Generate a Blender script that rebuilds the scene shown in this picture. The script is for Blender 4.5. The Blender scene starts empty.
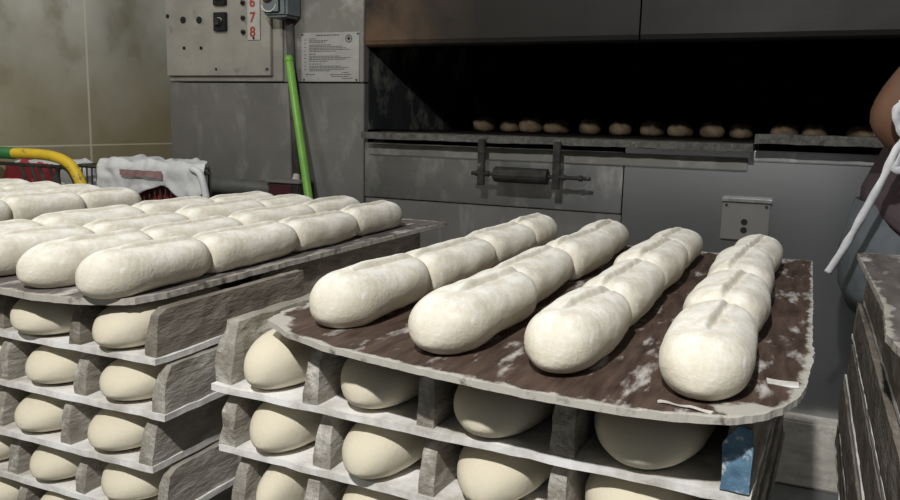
import bpy, bmesh, math, random
from mathutils import Vector, Matrix, noise
random.seed(7)
sc = bpy.context.scene
COL = sc.collection
Z0 = 1.15                      # eye height; scene heights below are written relative to it
PI = math.pi

# ------------------------------------------------------------------ camera
cd = bpy.data.cameras.new('camera'); cam = bpy.data.objects.new('camera', cd); COL.objects.link(cam)
cd.sensor_width = 36.0; cd.lens = 32.0; cd.clip_start = 0.02; cd.clip_end = 60
RM = Matrix(((0.9124, -0.0867, 0.4000), (0.4085, 0.1353, -0.9027), (0.0241, 0.9870, 0.1589))).to_4x4()
cam.matrix_world = Matrix.Translation((0, 0, Z0)) @ RM
sc.camera = cam

# ------------------------------------------------------------------ light, world, exposure
sc.view_settings.view_transform = 'Standard'
sc.view_settings.look = 'None'
sc.view_settings.gamma = 1.0
sc.view_settings.use_curve_mapping = False
sc.view_settings.exposure = 0.0
world = bpy.data.worlds.new('World'); sc.world = world; world.use_nodes = True
world.node_tree.nodes['Background'].inputs[0].default_value = (0.90, 0.97, 1.0, 1)
world.node_tree.nodes['Background'].inputs[1].default_value = 0.105

def lamp(name, loc, power, radius, color):
    ld = bpy.data.lights.new(name, 'POINT'); ld.energy = power; ld.shadow_soft_size = radius; ld.color = color
    o = bpy.data.objects.new(name, ld); COL.objects.link(o); o.location = loc; return o
lamp('ceiling_lamp', (-0.15, -0.80, Z0 + 1.42), 230, 0.04, (1.0, 0.985, 0.95))
lamp('wall_lamp', (-1.70, 1.0, Z0 + 1.25), 26, 0.10, (1.0, 0.97, 0.90))

# ------------------------------------------------------------------ materials
def mat(name, base, rough=0.7, metal=0.0, var=None, scale=8, stretch=(1, 1, 1), detail=6, lo=0.35, hi=0.65,
        bump=0.0, bscale=60, bstretch=(1, 1, 1), spots=None, sscale=20, slo=0.55, shi=0.65, sstretch=(1, 1, 1),
        wear=None, sss=0.0, spec=0.3, rvar=0.0, dust=None, xtint=None):
    m = bpy.data.materials.new(name); m.use_nodes = True
    nt = m.node_tree; N = nt.nodes; L = nt.links
    b = N['Principled BSDF']
    b.inputs['Roughness'].default_value = rough; b.inputs['Metallic'].default_value = metal
    b.inputs['Specular IOR Level'].default_value = spec
    tc = N.new('ShaderNodeTexCoord')
    def nz(sc_, st, det=6):
        mp = N.new('ShaderNodeMapping'); mp.inputs['Scale'].default_value = st
        L.new(tc.outputs['Object'], mp.inputs['Vector'])
        n = N.new('ShaderNodeTexNoise'); n.inputs['Scale'].default_value = sc_; n.inputs['Detail'].default_value = det
        n.inputs['Roughness'].default_value = 0.62
        L.new(mp.outputs[0], n.inputs['Vector']); return n.outputs['Fac']
    def ramp(fac, a, c):
        r = N.new('ShaderNodeMapRange'); r.inputs[1].default_value = a; r.inputs[2].default_value = c
        L.new(fac, r.inputs[0]); return r.outputs[0]
    def mix(fac, a, c):
        x = N.new('ShaderNodeMix'); x.data_type = 'RGBA'
        L.new(fac, x.inputs[0])
        for s, v in ((6, a), (7, c)):
            if isinstance(v, tuple): x.inputs[s].default_value = (*v, 1)
            else: L.new(v, x.inputs[s])
        return x.outputs[2]
    cur = base
    if var:
        cur = mix(ramp(nz(scale, stretch, detail), lo, hi), base, var)
    if spots:
        cur = mix(ramp(nz(sscale, sstretch, 8), slo, shi), cur, spots)
    if wear:
        at = N.new('ShaderNodeAttribute'); at.attribute_name = 'wear'
        n2 = nz(40, (1, 1, 1), 8)
        ad = N.new('ShaderNodeMath'); ad.operation = 'ADD'; L.new(at.outputs['Fac'], ad.inputs[0]); L.new(n2, ad.inputs[1])
        cur = mix(ramp(ad.outputs[0], 0.98, 1.12), cur, wear)
    if dust:          # flour sprinkled from above lies on the upper side
        ge = N.new('ShaderNodeNewGeometry'); sx_ = N.new('ShaderNodeSeparateXYZ'); L.new(ge.outputs['Normal'], sx_.inputs[0])
        ml = N.new('ShaderNodeMath'); ml.operation = 'MULTIPLY'
        L.new(ramp(sx_.outputs[2], .15, .95), ml.inputs[0]); L.new(ramp(nz(48, (1, .6, 1), 9), .36, .60), ml.inputs[1])
        cur = mix(ml.outputs[0], cur, dust)
    if xtint:        # patchy tint fading along x: (x where it is strongest, x where it ends, colour)
        sx_ = N.new('ShaderNodeSeparateXYZ'); L.new(tc.outputs['Object'], sx_.inputs[0])
        ml = N.new('ShaderNodeMath'); ml.operation = 'MULTIPLY'
        L.new(ramp(sx_.outputs[0], xtint[1], xtint[0]), ml.inputs[0]); L.new(ramp(nz(3.5, (1, 1, 1), 6), .35, .62), ml.inputs[1])
        cur = mix(ml.outputs[0], cur, xtint[2])
    if isinstance(cur, tuple): b.inputs['Base Color'].default_value = (*cur, 1)
    else: L.new(cur, b.inputs['Base Color'])
    if rvar:
        r = N.new('ShaderNodeMapRange'); r.inputs[3].default_value = rough - rvar; r.inputs[4].default_value = rough + rvar
        L.new(nz(scale, stretch, detail), r.inputs[0]); L.new(r.outputs[0], b.inputs['Roughness'])
    if bump:
        bp = N.new('ShaderNodeBump'); bp.inputs['Strength'].default_value = bump; bp.inputs['Distance'].default_value = 0.004
        L.new(nz(bscale, bstretch, 8), bp.inputs['Height']); L.new(bp.outputs[0], b.inputs['Normal'])
    if sss:
        b.inputs['Subsurface Weight'].default_value = sss; b.inputs['Subsurface Radius'].default_value = (0.012, 0.007, 0.003)
        b.inputs['Subsurface Scale'].default_value = 0.5
    return m

M = {}
M['dough'] = mat('dough', (0.67, 0.62, 0.51), 0.8, var=(0.72, 0.675, 0.575), scale=10, dust=(0.90, 0.88, 0.82), spots=(0.84, 0.82, 0.77), sscale=110, slo=0.56, shi=0.72,
                 sstretch=(1, .5, 1), bump=0.4, bscale=150, sss=0.10, spec=0.05)
M['dough_smooth'] = mat('dough_smooth', (0.68, 0.625, 0.49), 0.7, var=(0.70, 0.64, 0.51), scale=14, spots=(0.80, 0.77, 0.68), sscale=60, slo=0.62, shi=0.72,
                 bump=0.2, bscale=170, sss=0.10, spec=0.08)
M['tray'] = mat('tray', (0.042, 0.025, 0.019), 0.6, var=(0.125, 0.085, 0.067), scale=14, stretch=(6, 1.0, 1), lo=.3, hi=.7,
                spots=(0.66, 0.63, 0.60), sscale=9, slo=0.55, shi=0.70, sstretch=(4.5, 1.3, 1), bump=0.35, bscale=60, bstretch=(4, 1, 1),
                wear=(0.50, 0.48, 0.43), spec=0.25)
M['tray_grey'] = mat('tray_grey', (0.10, 0.085, 0.08), 0.65, var=(0.20, 0.18, 0.17), scale=9, stretch=(4, 1.2, 1), lo=.3, hi=.7,
                spots=(0.66, 0.63, 0.60), sscale=10, slo=0.54, shi=0.68, sstretch=(3, 1, 1), bump=0.35, bscale=60, bstretch=(4, 1, 1),
                wear=(0.46, 0.43, 0.38), spec=0.25)
M['wood'] = mat('wood', (0.24, 0.215, 0.18), 0.8, var=(0.40, 0.375, 0.33), scale=10, stretch=(4, .6, 4), spots=(0.60, 0.58, 0.53), sscale=24, slo=0.50,
                shi=0.68, sstretch=(1.5, .6, 1.5), bump=1.0, bscale=55, bstretch=(3, .8, 3), spec=0.15)
M['wood_dark'] = mat('wood_dark', (0.15, 0.128, 0.10), 0.8, var=(0.30, 0.265, 0.225), scale=10, stretch=(4, .8, 4), spots=(0.40, 0.37, 0.32), sscale=30, slo=0.55,
                shi=0.72, sstretch=(1.5, .6, 1.5), bump=1.0, bscale=55, bstretch=(3, .8, 3), spec=0.15)
M['board'] = mat('board', (0.46, 0.43, 0.38), 0.85, var=(0.70, 0.68, 0.64), scale=12, stretch=(2, 1, 1), spots=(0.88, 0.87, 0.86), sscale=12, slo=0.40,
                shi=0.60, bump=0.35, bscale=70, spec=0.15)
M['blue_paint'] = mat('blue_paint', (0.075, 0.155, 0.24), 0.7, var=(0.14, 0.25, 0.35), scale=70, spots=(0.65, 0.66, 0.63), sscale=70, slo=0.56, shi=0.66, bump=.6, bscale=90)
M['steel_mottled'] = mat('steel_mottled', (0.42, 0.425, 0.43), 0.36, metal=0.95, var=(0.27, 0.27, 0.272), scale=3, stretch=(1, 1, 2), lo=.3, hi=.7,
                spots=(0.66, 0.655, 0.65), sscale=6, slo=.50, shi=.68, sstretch=(1.6, 1, .8), bump=.06, bscale=14, rvar=.1)  # mid-grey steel mottled with pale blotches
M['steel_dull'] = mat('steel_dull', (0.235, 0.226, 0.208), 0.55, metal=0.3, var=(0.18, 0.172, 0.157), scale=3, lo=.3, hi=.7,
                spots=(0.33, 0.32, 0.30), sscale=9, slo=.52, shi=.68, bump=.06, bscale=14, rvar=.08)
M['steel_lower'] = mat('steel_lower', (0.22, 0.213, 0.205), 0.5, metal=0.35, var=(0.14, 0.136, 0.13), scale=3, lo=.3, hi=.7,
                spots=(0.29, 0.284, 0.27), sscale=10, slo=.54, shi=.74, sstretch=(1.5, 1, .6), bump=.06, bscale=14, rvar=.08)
M['steel_smooth'] = mat('steel_smooth', (0.50, 0.51, 0.525), 0.30, metal=1.0, var=(0.38, 0.385, 0.395), scale=2.5, stretch=(.6, 1, 3), lo=.25, hi=.75, bump=.04, bscale=10, rvar=.05)
M['steel_dark'] = mat('steel_dark', (0.035, 0.035, 0.037), 0.5, metal=0.5, var=(0.055, 0.054, 0.055), scale=5)
M['hood'] = mat('hood', (0.020, 0.018, 0.017), 0.5, metal=0.4, var=(0.014, 0.013, 0.012), scale=3, xtint=(-1.36, -.95, (0.16, 0.10, 0.062)), rvar=.08)
M['soot'] = mat('soot', (0.008, 0.007, 0.006), 0.95, var=(0.014, 0.012, 0.010), scale=6, spec=.05)
M['jamb'] = mat('jamb', (0.022, 0.026, 0.030), 0.9, var=(0.035, 0.036, 0.036), scale=6, spots=(0.16, 0.155, 0.13), sscale=7, slo=.53, shi=.64, sstretch=(1, 1, .8), spec=.1)
M['ledge'] = mat('ledge', (0.12, 0.115, 0.105), 0.75, var=(0.05, 0.048, 0.045), scale=60, spots=(0.32, 0.31, 0.29), sscale=150, slo=.60, shi=.78, bump=.5, bscale=70)
M['iron'] = mat('iron', (0.022, 0.020, 0.018), 0.65, metal=0.3, var=(0.05, 0.047, 0.044), scale=40, spots=(0.22, 0.21, 0.2), sscale=30, slo=.62, shi=.7, bump=.3)
M['black'] = mat('black', (0.010, 0.010, 0.010), 0.6)
M['panel'] = mat('panel', (0.34, 0.325, 0.29), 0.55, metal=.15, var=(0.24, 0.228, 0.205), scale=6, spots=(0.15, 0.145, 0.135), sscale=16, slo=.62, shi=.72, rvar=.05)
M['strip'] = mat('strip', (0.42, 0.41, 0.39), 0.6, var=(0.34, 0.33, 0.31), scale=20)
M['red_ink'] = mat('red_ink', (0.30, 0.05, 0.035), 0.6)
M['ink'] = mat('ink', (0.07, 0.07, 0.07), 0.7)
M['placard'] = mat('placard', (0.37, 0.365, 0.35), 0.5, metal=.2, var=(0.30, 0.295, 0.28), scale=14, spots=(0.17, 0.15, 0.12), sscale=12, slo=.66, shi=.74)
M['switch_box'] = mat('switch_box', (0.10, 0.125, 0.135), 0.45, var=(0.15, 0.17, 0.175), scale=30, spots=(.3, .3, .29), sscale=50, slo=.66, shi=.72)
M['amber'] = mat('amber', (0.65, 0.30, 0.03), 0.4)
M['white_plastic'] = mat('white_plastic', (0.62, 0.62, 0.60), 0.4)
M['green'] = mat('green', (0.17, 0.40, 0.055), 0.35, var=(0.14, 0.33, 0.05), scale=20, spec=.5)
M['green_grip'] = mat('green_grip', (0.03, 0.16, 0.04), 0.5)
M['yellow'] = mat('yellow', (0.75, 0.52, 0.035), 0.4, var=(0.62, 0.42, 0.03), scale=18, spots=(.16, .12, .05), sscale=16, slo=.63, shi=.69)
M['wire'] = mat('wire', (0.10, 0.095, 0.085), 0.45, metal=.6, var=(0.05, 0.045, 0.04), scale=30)
M['red'] = mat('red', (0.42, 0.05, 0.07), 0.6)
M['bag'] = mat('bag', (0.62, 0.63, 0.64), 0.5, var=(0.50, 0.51, 0.53), scale=10, bump=.3, bscale=30)
M['sack_print'] = mat('sack_print', (0.22, 0.12, 0.12), 0.6, var=(.32, .22, .22), scale=30)
M['conduit'] = mat('conduit', (0.055, 0.052, 0.047), 0.7, var=(0.11, 0.10, 0.09), scale=20)
M['duct'] = mat('duct', (0.08, 0.085, 0.08), 0.55, var=(.11, .11, .105), scale=12)
M['plinth'] = mat('plinth', (0.72, 0.69, 0.63), 0.85, var=(0.52, 0.49, 0.44), scale=12, stretch=(1, 1, 3), spots=(.8, .78, .74), sscale=40, slo=.55, shi=.7, bump=.6, bscale=50)
M['floor'] = mat('floor', (0.20, 0.205, 0.21), 0.8, var=(0.13, 0.13, 0.13), scale=5, spots=(0.40, 0.41, 0.42), sscale=6, slo=.55, shi=.7, bump=.2)
M['skin'] = mat('skin', (0.165, 0.088, 0.057), 0.55, var=(0.14, 0.074, 0.046), scale=20, sss=.1)
M['shirt'] = mat('shirt', (0.095, 0.072, 0.082), 0.9, var=(0.075, 0.056, 0.064), scale=30, bump=.4, bscale=40, spec=.1)
M['trousers'] = mat('trousers', (0.13, 0.145, 0.16), 0.9, var=(0.105, 0.118, 0.132), scale=30, bump=.3, bscale=60, spec=.1)
M['apron_cloth'] = mat('apron_cloth', (0.72, 0.73, 0.75), 0.85, var=(.56, .57, .60), scale=40, bump=.4, bscale=60)
M['hair'] = mat('hair', (0.012, 0.010, 0.009), 0.6, bump=.5, bscale=120)
M['eye'] = mat('eye', (0.02, 0.012, 0.01), 0.3)
M['roll'] = mat('roll', (0.23, 0.18, 0.12), 0.8, var=(0.14, 0.095, 0.058), scale=22, spots=(.34, .29, .22), sscale=30, slo=.58, shi=.7, bump=.4, bscale=70)
M['shoe'] = mat('shoe', (0.02, 0.02, 0.02), 0.5)

# tiled wall: big glazed panels, pale joints, brown grease stains low down
def tile_mat():
    m = bpy.data.materials.new('greasy_tile'); m.use_nodes = True
    nt = m.node_tree; N = nt.nodes; L = nt.links; b = N['Principled BSDF']
    b.inputs['Roughness'].default_value = 0.45; b.inputs['Specular IOR Level'].default_value = .35
    tc = N.new('ShaderNodeTexCoord'); sp = N.new('ShaderNodeSeparateXYZ'); L.new(tc.outputs['Object'], sp.inputs[0])
    def nz(s, d=8):
        n = N.new('ShaderNodeTexNoise'); n.inputs['Scale'].default_value = s; n.inputs['Detail'].default_value = d
        L.new(tc.outputs['Object'], n.inputs['Vector']); return n.outputs['Fac']
    def mth(op, a, c=None):
        x = N.new('ShaderNodeMath'); x.operation = op
        for i, v in ((0, a), (1, c)):
            if v is None: continue
            if isinstance(v, (int, float)): x.inputs[i].default_value = v
            else: L.new(v, x.inputs[i])
        return x.outputs[0]
    def rng(f, a, c):
        r = N.new('ShaderNodeMapRange'); r.inputs[1].default_value = a; r.inputs[2].default_value = c; L.new(f, r.inputs[0]); return r.outputs[0]
    def mix(f, a, c):
        x = N.new('ShaderNodeMix'); x.data_type = 'RGBA'; L.new(f, x.inputs[0])
        for s, v in ((6, a), (7, c)):
            if isinstance(v, tuple): x.inputs[s].default_value = (*v, 1)
            else: L.new(v, x.inputs[s])
        return x.outputs[2]
    c0 = mix(rng(nz(3), .35, .65), (0.60, 0.595, 0.53), (0.37, 0.365, 0.30))
    # grease film: starts at splash height and is broken up by noise
    g = mth('ADD', mth('MULTIPLY', mth('SUBTRACT', 1.52, sp.outputs[2]), 1.6), mth('MULTIPLY', mth('SUBTRACT', nz(2.2), .5), 1.5))
    c1 = mix(rng(g, .05, .75), c0, (0.33, 0.285, 0.18))
    c2 = mix(rng(nz(6, 8), .56, .86), c1, (0.21, 0.18, 0.115))
    # joints at fixed y and z
    def line(src, v, wdt):
        return mth('LESS_THAN', mth('ABSOLUTE', mth('SUBTRACT', src, v)), wdt)
    j = line(sp.outputs[1], YJ, .0045)
    for v in (YJ - .9, YJ + .9): j = mth('MAXIMUM', j, line(sp.outputs[1], v, .004))
    for v in (ZJ, ZJ - .6, ZJ + .6): j = mth('MAXIMUM', j, line(sp.outputs[2], v, .0028))
    c3 = mix(mth('MULTIPLY', j, .75), c2, (0.72, 0.69, 0.54))
    L.new(c3, b.inputs['Base Color'])
    return m
YJ, ZJ = 2.200, Z0 - 0.120
M['tile'] = tile_mat()

# ------------------------------------------------------------------ helpers
def obj(name, bm, m, parent=None, smooth=False, loc=None):
    me = bpy.data.meshes.new(name); bmesh.ops.recalc_face_normals(bm, faces=bm.faces); bm.to_mesh(me); bm.free()
    if m: me.materials.append(M[m] if isinstance(m, str) else m)
    if smooth:
        for p in me.polygons: p.use_smooth = True
    o = bpy.data.objects.new(name, me); COL.objects.link(o)
    if parent: o.parent = parent
    if loc: o.location = loc
    return o
def tag(o, label, cat, group=None):
    o['label'] = label; o['category'] = cat
    if group: o['group'] = group
    return o
def thing(name, label, cat, loc=(0, 0, 0), rz=0, group=None):
    o = bpy.data.objects.new(name, None); COL.objects.link(o); o.location = loc; o.rotation_euler = (0, 0, rz)
    o.empty_display_size = .05
    return tag(o, label, cat, group)
def struct(name, bm, m): 
    o = obj(name, bm, m); o['kind'] = 'structure'; return o
def box(bm, x0, x1, y0, y1, z0, z1, bev=0.0, seg=2):
    r = bmesh.ops.create_cube(bm, size=1.0)
    vs = r['verts']
    for v in vs: v.co = Vector(((x0 + x1) / 2 + v.co.x * (x1 - x0), (y0 + y1) / 2 + v.co.y * (y1 - y0), (z0 + z1) / 2 + v.co.z * (z1 - z0)))
    if bev:
        es = list({e for v in vs for e in v.link_edges})
        bmesh.ops.bevel(bm, geom=es, offset=bev, segments=seg, affect='EDGES', clamp_overlap=True)
    return bm
def B(*a, **k): return box(bmesh.new(), *a, **k)
def tube(bm, pts, r, n=12, caps=True):
    pts = [Vector(p) for p in pts]; rings = []
    rs = r if isinstance(r, (list, tuple)) else [r] * len(pts)
    up = None
    for i, p in enumerate(pts):
        d = (pts[min(i + 1, len(pts) - 1)] - pts[max(i - 1, 0)]).normalized()
        if up is None: up = d.orthogonal().normalized()
        up = (up - d * up.dot(d)).normalized(); s = d.cross(up)
        rings.append([bm.verts.new(p + (up * math.cos(2 * PI * k / n) + s * math.sin(2 * PI * k / n)) * rs[i]) for k in range(n)])
    for a, c in zip(rings, rings[1:]):
        for k in range(n): bm.faces.new((a[k], a[(k + 1) % n], c[(k + 1) % n], c[k]))
    if caps: bm.faces.new(rings[0][::-1]); bm.faces.new(rings[-1])
    return bm
def T(pts, r, n=12): return tube(bmesh.new(), pts, r, n)
def curve_pts(ctrl, k=6):
    c = [Vector(p) for p in ctrl]; out = []
    for i in range(len(c) - 1):
        p0, p1, p2, p3 = c[max(i - 1, 0)], c[i], c[i + 1], c[min(i + 2, len(c) - 1)]
        for j in range(k):
            t = j / k
            out.append(.5 * ((2 * p1) + (p2 - p0) * t + (2 * p0 - 5 * p1 + 4 * p2 - p3) * t * t + (3 * p1 - p0 - 3 * p2 + p3) * t ** 3))
    out.append(c[-1]); return out
def loft(rings, caps=True):
    bm = bmesh.new(); R = [[bm.verts.new(p) for p in r] for r in rings]; n = len(R[0])
    for a, c in zip(R, R[1:]):
        for k in range(n): bm.faces.new((a[k], a[(k + 1) % n], c[(k + 1) % n], c[k]))
    if caps: bm.faces.new(R[0][::-1]); bm.faces.new(R[-1])
    return bm
def rough_up(bm, amt, sc_=20, seed=0):
    for v in bm.verts:
        p = v.co * sc_ + Vector((seed, seed * 1.7, -seed))
        v.co += Vector((noise.noise(p), noise.noise(p + Vector((9, 3, 1))), noise.noise(p + Vector((2, 8, 5))))) * amt
    return bm
def densebox(x0, x1, y0, y1, z0, z1, nx, ny, nz, amt=0.0, seed=0, sc_=20):
    """box with a gridded surface so that it can be roughened"""
    bm = bmesh.new(); cache = {}
    def V(i, j, k):
        if (i, j, k) not in cache:
            cache[i, j, k] = bm.verts.new((x0 + (x1 - x0) * i / nx, y0 + (y1 - y0) * j / ny, z0 + (z1 - z0) * k / nz))
        return cache[i, j, k]
    for i in range(nx):
        for j in range(ny):
            for k in (0, nz): bm.faces.new((V(i, j, k), V(i + 1, j, k), V(i + 1, j + 1, k), V(i, j + 1, k)))
    for i in range(nx):
        for k in range(nz):
            for j in (0, ny): bm.faces.new((V(i, j, k), V(i + 1, j, k), V(i + 1, j, k + 1), V(i, j, k + 1)))
    for j in range(ny):
        for k in range(nz):
            for i in (0, nx): bm.faces.new((V(i, j, k), V(i, j + 1, k), V(i, j + 1, k + 1), V(i, j, k + 1)))
    if amt: rough_up(bm, amt, sc_, seed)
    return bm

# ------------------------------------------------------------------ room shell
D = 2.30
struct('floor', B(-3.2, 2.6, -1.6, 3.6, -.1, 0), 'floor')
struct('wall_left', B(-2.55, -2.45, -1.6, 3.3, 0, 3.0), 'tile')
struct('wall_back', B(-2.45, 2.6, 3.62, 3.72, 0, 3.0), 'steel_dull')
struct('trim_1', B(-2.15, 2.2, 2.24, 2.32, .20, Z0 - .765, bev=.006), 'plinth')          # masonry base course below the oven front
struct('trim_2', B(-2.15, 2.2, 2.00, 2.32, 0, .198, bev=.006), 'floor')                      # low step in front of it

# ------------------------------------------------------------------ oven
oven = thing('deck_oven', 'large built-in bakery oven with grey steel front and wide black baking mouth', 'oven', (0, D, 0))
def op(name, x0, x1, y0, y1, z0, z1, m, bev=.002, parent=oven, label=None):
    bm = B(x0, x1, y0 - D, y1 - D, Z0 + z0, Z0 + z1, bev=bev); o = obj(name, bm, m, parent)
    if label: o['label'] = label
    return o
YB = 2.42; YC = 2.33
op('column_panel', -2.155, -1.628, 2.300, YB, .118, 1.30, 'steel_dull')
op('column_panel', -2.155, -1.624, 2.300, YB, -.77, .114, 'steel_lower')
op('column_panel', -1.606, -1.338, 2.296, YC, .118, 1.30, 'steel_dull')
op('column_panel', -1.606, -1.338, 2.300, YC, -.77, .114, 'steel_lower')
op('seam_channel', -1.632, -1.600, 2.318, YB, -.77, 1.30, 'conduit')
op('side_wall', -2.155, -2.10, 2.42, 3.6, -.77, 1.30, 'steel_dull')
op('front_panel', -1.334, -.484, 2.300, YB, -.252, -.075, 'steel_mottled')
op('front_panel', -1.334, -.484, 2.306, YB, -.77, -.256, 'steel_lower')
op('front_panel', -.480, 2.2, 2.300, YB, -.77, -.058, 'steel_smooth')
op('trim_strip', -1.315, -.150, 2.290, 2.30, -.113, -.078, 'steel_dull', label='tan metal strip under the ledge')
op('trim_strip', -.146, 2.2, 2.292, 2.30, -.086, -.060, 'steel_mottled')
# deck ledges
def ledge(x0, x1, y0, z0, z1, seed):
    bm = densebox(x0, x1, y0 - D, YB - D, Z0 + z0, Z0 + z1, int((x1 - x0) / .02), 4, 2, .0028, seed, 26)
    return obj('deck_ledge', bm, 'ledge', oven)
ledge(-1.305, -.136, 2.225, -.060, -.040, 1)
ledge(-.132, 2.2, 2.210, -.038, -.014, 4)
# hood panels: bowed sheet with rolled lower lip
def hood(x0, x1):
    prof = [(.10, .236), (.03, .230), (.012, .231), (.003, .237), (-.001, .250), (-.001, .30), (-.002, .50), (.002, .9), (.002, 1.30), (.10, 1.30)]
    bm = bmesh.new(); rings = []
    nx = 24
    for i in range(nx + 1):
        x = x0 + (x1 - x0) * i / nx
        rings.append([bm.verts.new((x, a + .004 * noise.noise(Vector((x * 2, c * 3, 2))), Z0 + c)) for a, c in prof])
    for a, c in zip(rings, rings[1:]):
        for k in range(len(prof) - 1): bm.faces.new((a[k], a[k + 1], c[k + 1], c[k]))
    bm.faces.new(rings[0]); bm.faces.new(rings[-1][::-1])
    return obj('hood_panel', bm, 'hood', oven, smooth=False)
hood(-1.334, -.462); hood(-.457, 2.2)
# chamber
bm = bmesh.new()
box(bm, -1.45, 2.2, YB - D, 3.6 - D, Z0 - .10, Z0 - .036)       # deck
box(bm, -1.45, 2.2, YB - D, 3.6 - D, Z0 + .30, Z0 + .36)        # crown
box(bm, -1.45, 2.2, 3.5 - D, 3.6 - D, Z0 - .036, Z0 + .30)      # back
box(bm, 2.1, 2.2, YB - D, 3.5 - D, Z0 - .036, Z0 + .30)
obj('chamber', bm, 'soot', oven)
obj('jamb_plate', densebox(-1.42, -1.337, .031, 1.2, Z0 - .034, Z0 + .295, 1, 20, 10, .003, 3, 8), 'jamb', oven)['label'] = 'scuffed side plate inside the mouth'
# hanging damper handle
for x in (-.885, -.655):
    obj('bracket', B(x - .011, x + .011, 2.205 - D, 2.217 - D, Z0 - .185, Z0 - .050, bev=.002), 'iron', oven)
hd = obj('damper_rod', T([(-.915, 2.211 - D, Z0 - .1505), (-.555, 2.211 - D, Z0 - .1505)], .0055), 'iron', oven)
for x in (-.898, -.865, -.632, -.583): obj('collar', T([(x - .005, 2.211 - D, Z0 - .1505), (x + .005, 2.211 - D, Z0 - .1505)], .0085), 'iron', hd)
obj('handle_sleeve', rough_up(T([(-.843, 2.211 - D, Z0 - .1505), (-.84, 2.211 - D, Z0 - .1505), (-.76, 2.211 - D, Z0 - .1505), (-.68, 2.211 - D, Z0 - .1505), (-.678, 2.211 - D, Z0 - .1505)],
    [.019, .0225, .0225, .0225, .019], 16), .0012, 40), 'iron', oven)['label'] = 'blackened handle sleeve with pale scuffs'
# access plate
ap = obj('access_plate', B(-.205, -.083, 2.288 - D, 2.2995 - D, Z0 - .30, Z0 - .188, bev=.002), 'steel_lower', oven)
obj('plate_lip', B(-.207, -.081, 2.280 - D, 2.289 - D, Z0 - .196, Z0 - .187, bev=.001), 'steel_mottled', ap)
for z in (-.250, -.272): obj('hole', T([(-.146, 2.2875 - D, Z0 + z), (-.146, 2.2865 - D, Z0 + z)], .0085, 16), 'black', ap)
for x in (-.195, -.093): obj('screw', T([(x, 2.288 - D, Z0 - .206), (x, 2.285 - D, Z0 - .206)], .004, 8), 'iron', ap)

# rolls baking on the deck
def roll_mesh(seed):
    bm = bmesh.new(); bmesh.ops.create_uvsphere(bm, u_segments=20, v_segments=14, radius=1)
    for v in bm.verts:
        n = noise.noise(v.co * 1.6 + Vector((seed, 0, 0)))
        v.co *= 1 + .10 * n
        v.co.x *= .040; v.co.y *= .060; v.co.z *= .030
        if v.co.z > .012: v.co.z -= .006 * math.exp(-(v.co.x / .008) ** 2)
        v.co.z = max(v.co.z, -.020) + .020
    return bm
rx = [-.990, -.906, -.824, -.745, -.635, -.538, -.444, -.359, -.267, -.190, -.070, .007, .125]
rl = ['roll at left end of the row in the black oven mouth', 'second roll from left in the oven mouth', 'third roll from left in the oven mouth, above left handle bracket',
      'fourth roll from left in the oven mouth, above the handle sleeve', 'fifth roll from left in the oven mouth, above right handle bracket', 'sixth roll from left in the oven mouth, right of the handle',
      'seventh roll from left in the oven mouth', 'roll in the oven mouth, third from the step in the ledge', 'roll in the oven mouth, next to last before ledge step',
      'roll in the oven mouth beside the step in the ledge', 'roll behind the raised ledge, nearest the ledge step', 'middle roll behind the raised ledge', 'roll behind the raised ledge beside the elbow of the person']
rm = [roll_mesh(s * 3.1) for s in range(4)]; rmesh = []
for bm in rm:
    o = obj('baked_roll', bm, 'roll', smooth=True); rmesh.append(o.data); bpy.data.objects.remove(o)
for i, x in enumerate(rx):
    o = bpy.data.objects.new('baked_roll', rmesh[i % 4]); COL.objects.link(o)
    o.location = (x * 1.19, 2.97 + .02 * math.sin(i * 2.3), Z0 - .0358); o.rotation_euler = (0, 0, .3 * math.sin(i * 1.7)); o.scale = (1.08, 1.15, 1.15 + .08 * math.cos(i * 3))
    tag(o, rl[i], 'bread', 'rolls baking in the oven mouth')

# ------------------------------------------------------------------ control panel, placard, switch, pipes, broom
cp = thing('control_panel', 'grey metal control panel with red numerals and black switch, upper left', 'control panel', (-1.914, D, Z0 + .14))
def cb(name, x0, x1, y0, y1, z0, z1, m, bev=.0015, parent=cp): 
    return obj(name, B(x0 + 1.914, x1 + 1.914, y0 - D, y1 - D, z0 - .14, z1 - .14, bev=bev), m, parent)
cb('back_plate', -2.146, -1.650, 2.292, 2.2995, .120, .80, 'panel')
cb('cover', -2.142, -1.688, 2.276, 2.292, .138, .80, 'panel')
sw = cb('rotary_switch', -1.917, -1.865, 2.262, 2.276, .288, .350, 'black')
obj('knob', T([(-1.891 + 1.914, 2.262 - D, .317 - .14), (-1.891 + 1.914, 2.244 - D, .317 - .14)], [.015, .011], 16), 'iron', sw)
bm = bmesh.new(); tube(bm, [(.0225 + .014 * math.cos(a), 2.2605 - D, .177 + .014 * math.sin(a)) for a in [PI * (.15 + .14 * k) for k in range(6)]], .0018, 6)
obj('dial_mark', bm, 'white_plastic', sw)
sw2 = cb('rotary_switch', -1.917, -1.865, 2.262, 2.276, .374, .436, 'black')
obj('knob', T([(-1.891 + 1.914, 2.262 - D, .405 - .14), (-1.891 + 1.914, 2.244 - D, .405 - .14)], [.015, .011], 16), 'iron', sw2)
for x, z, r in ((-2.0605, .330, .012), (-1.9887, .328, .012), (-2.0595, .2336, .006), (-1.983, .2326, .006), (-2.131, .345, .007)):
    obj('hole', T([(x + 1.914, 2.2758 - D, z - .14), (x + 1.914, 2.2735 - D, z - .14)], r, 14), 'black', cp)
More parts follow.
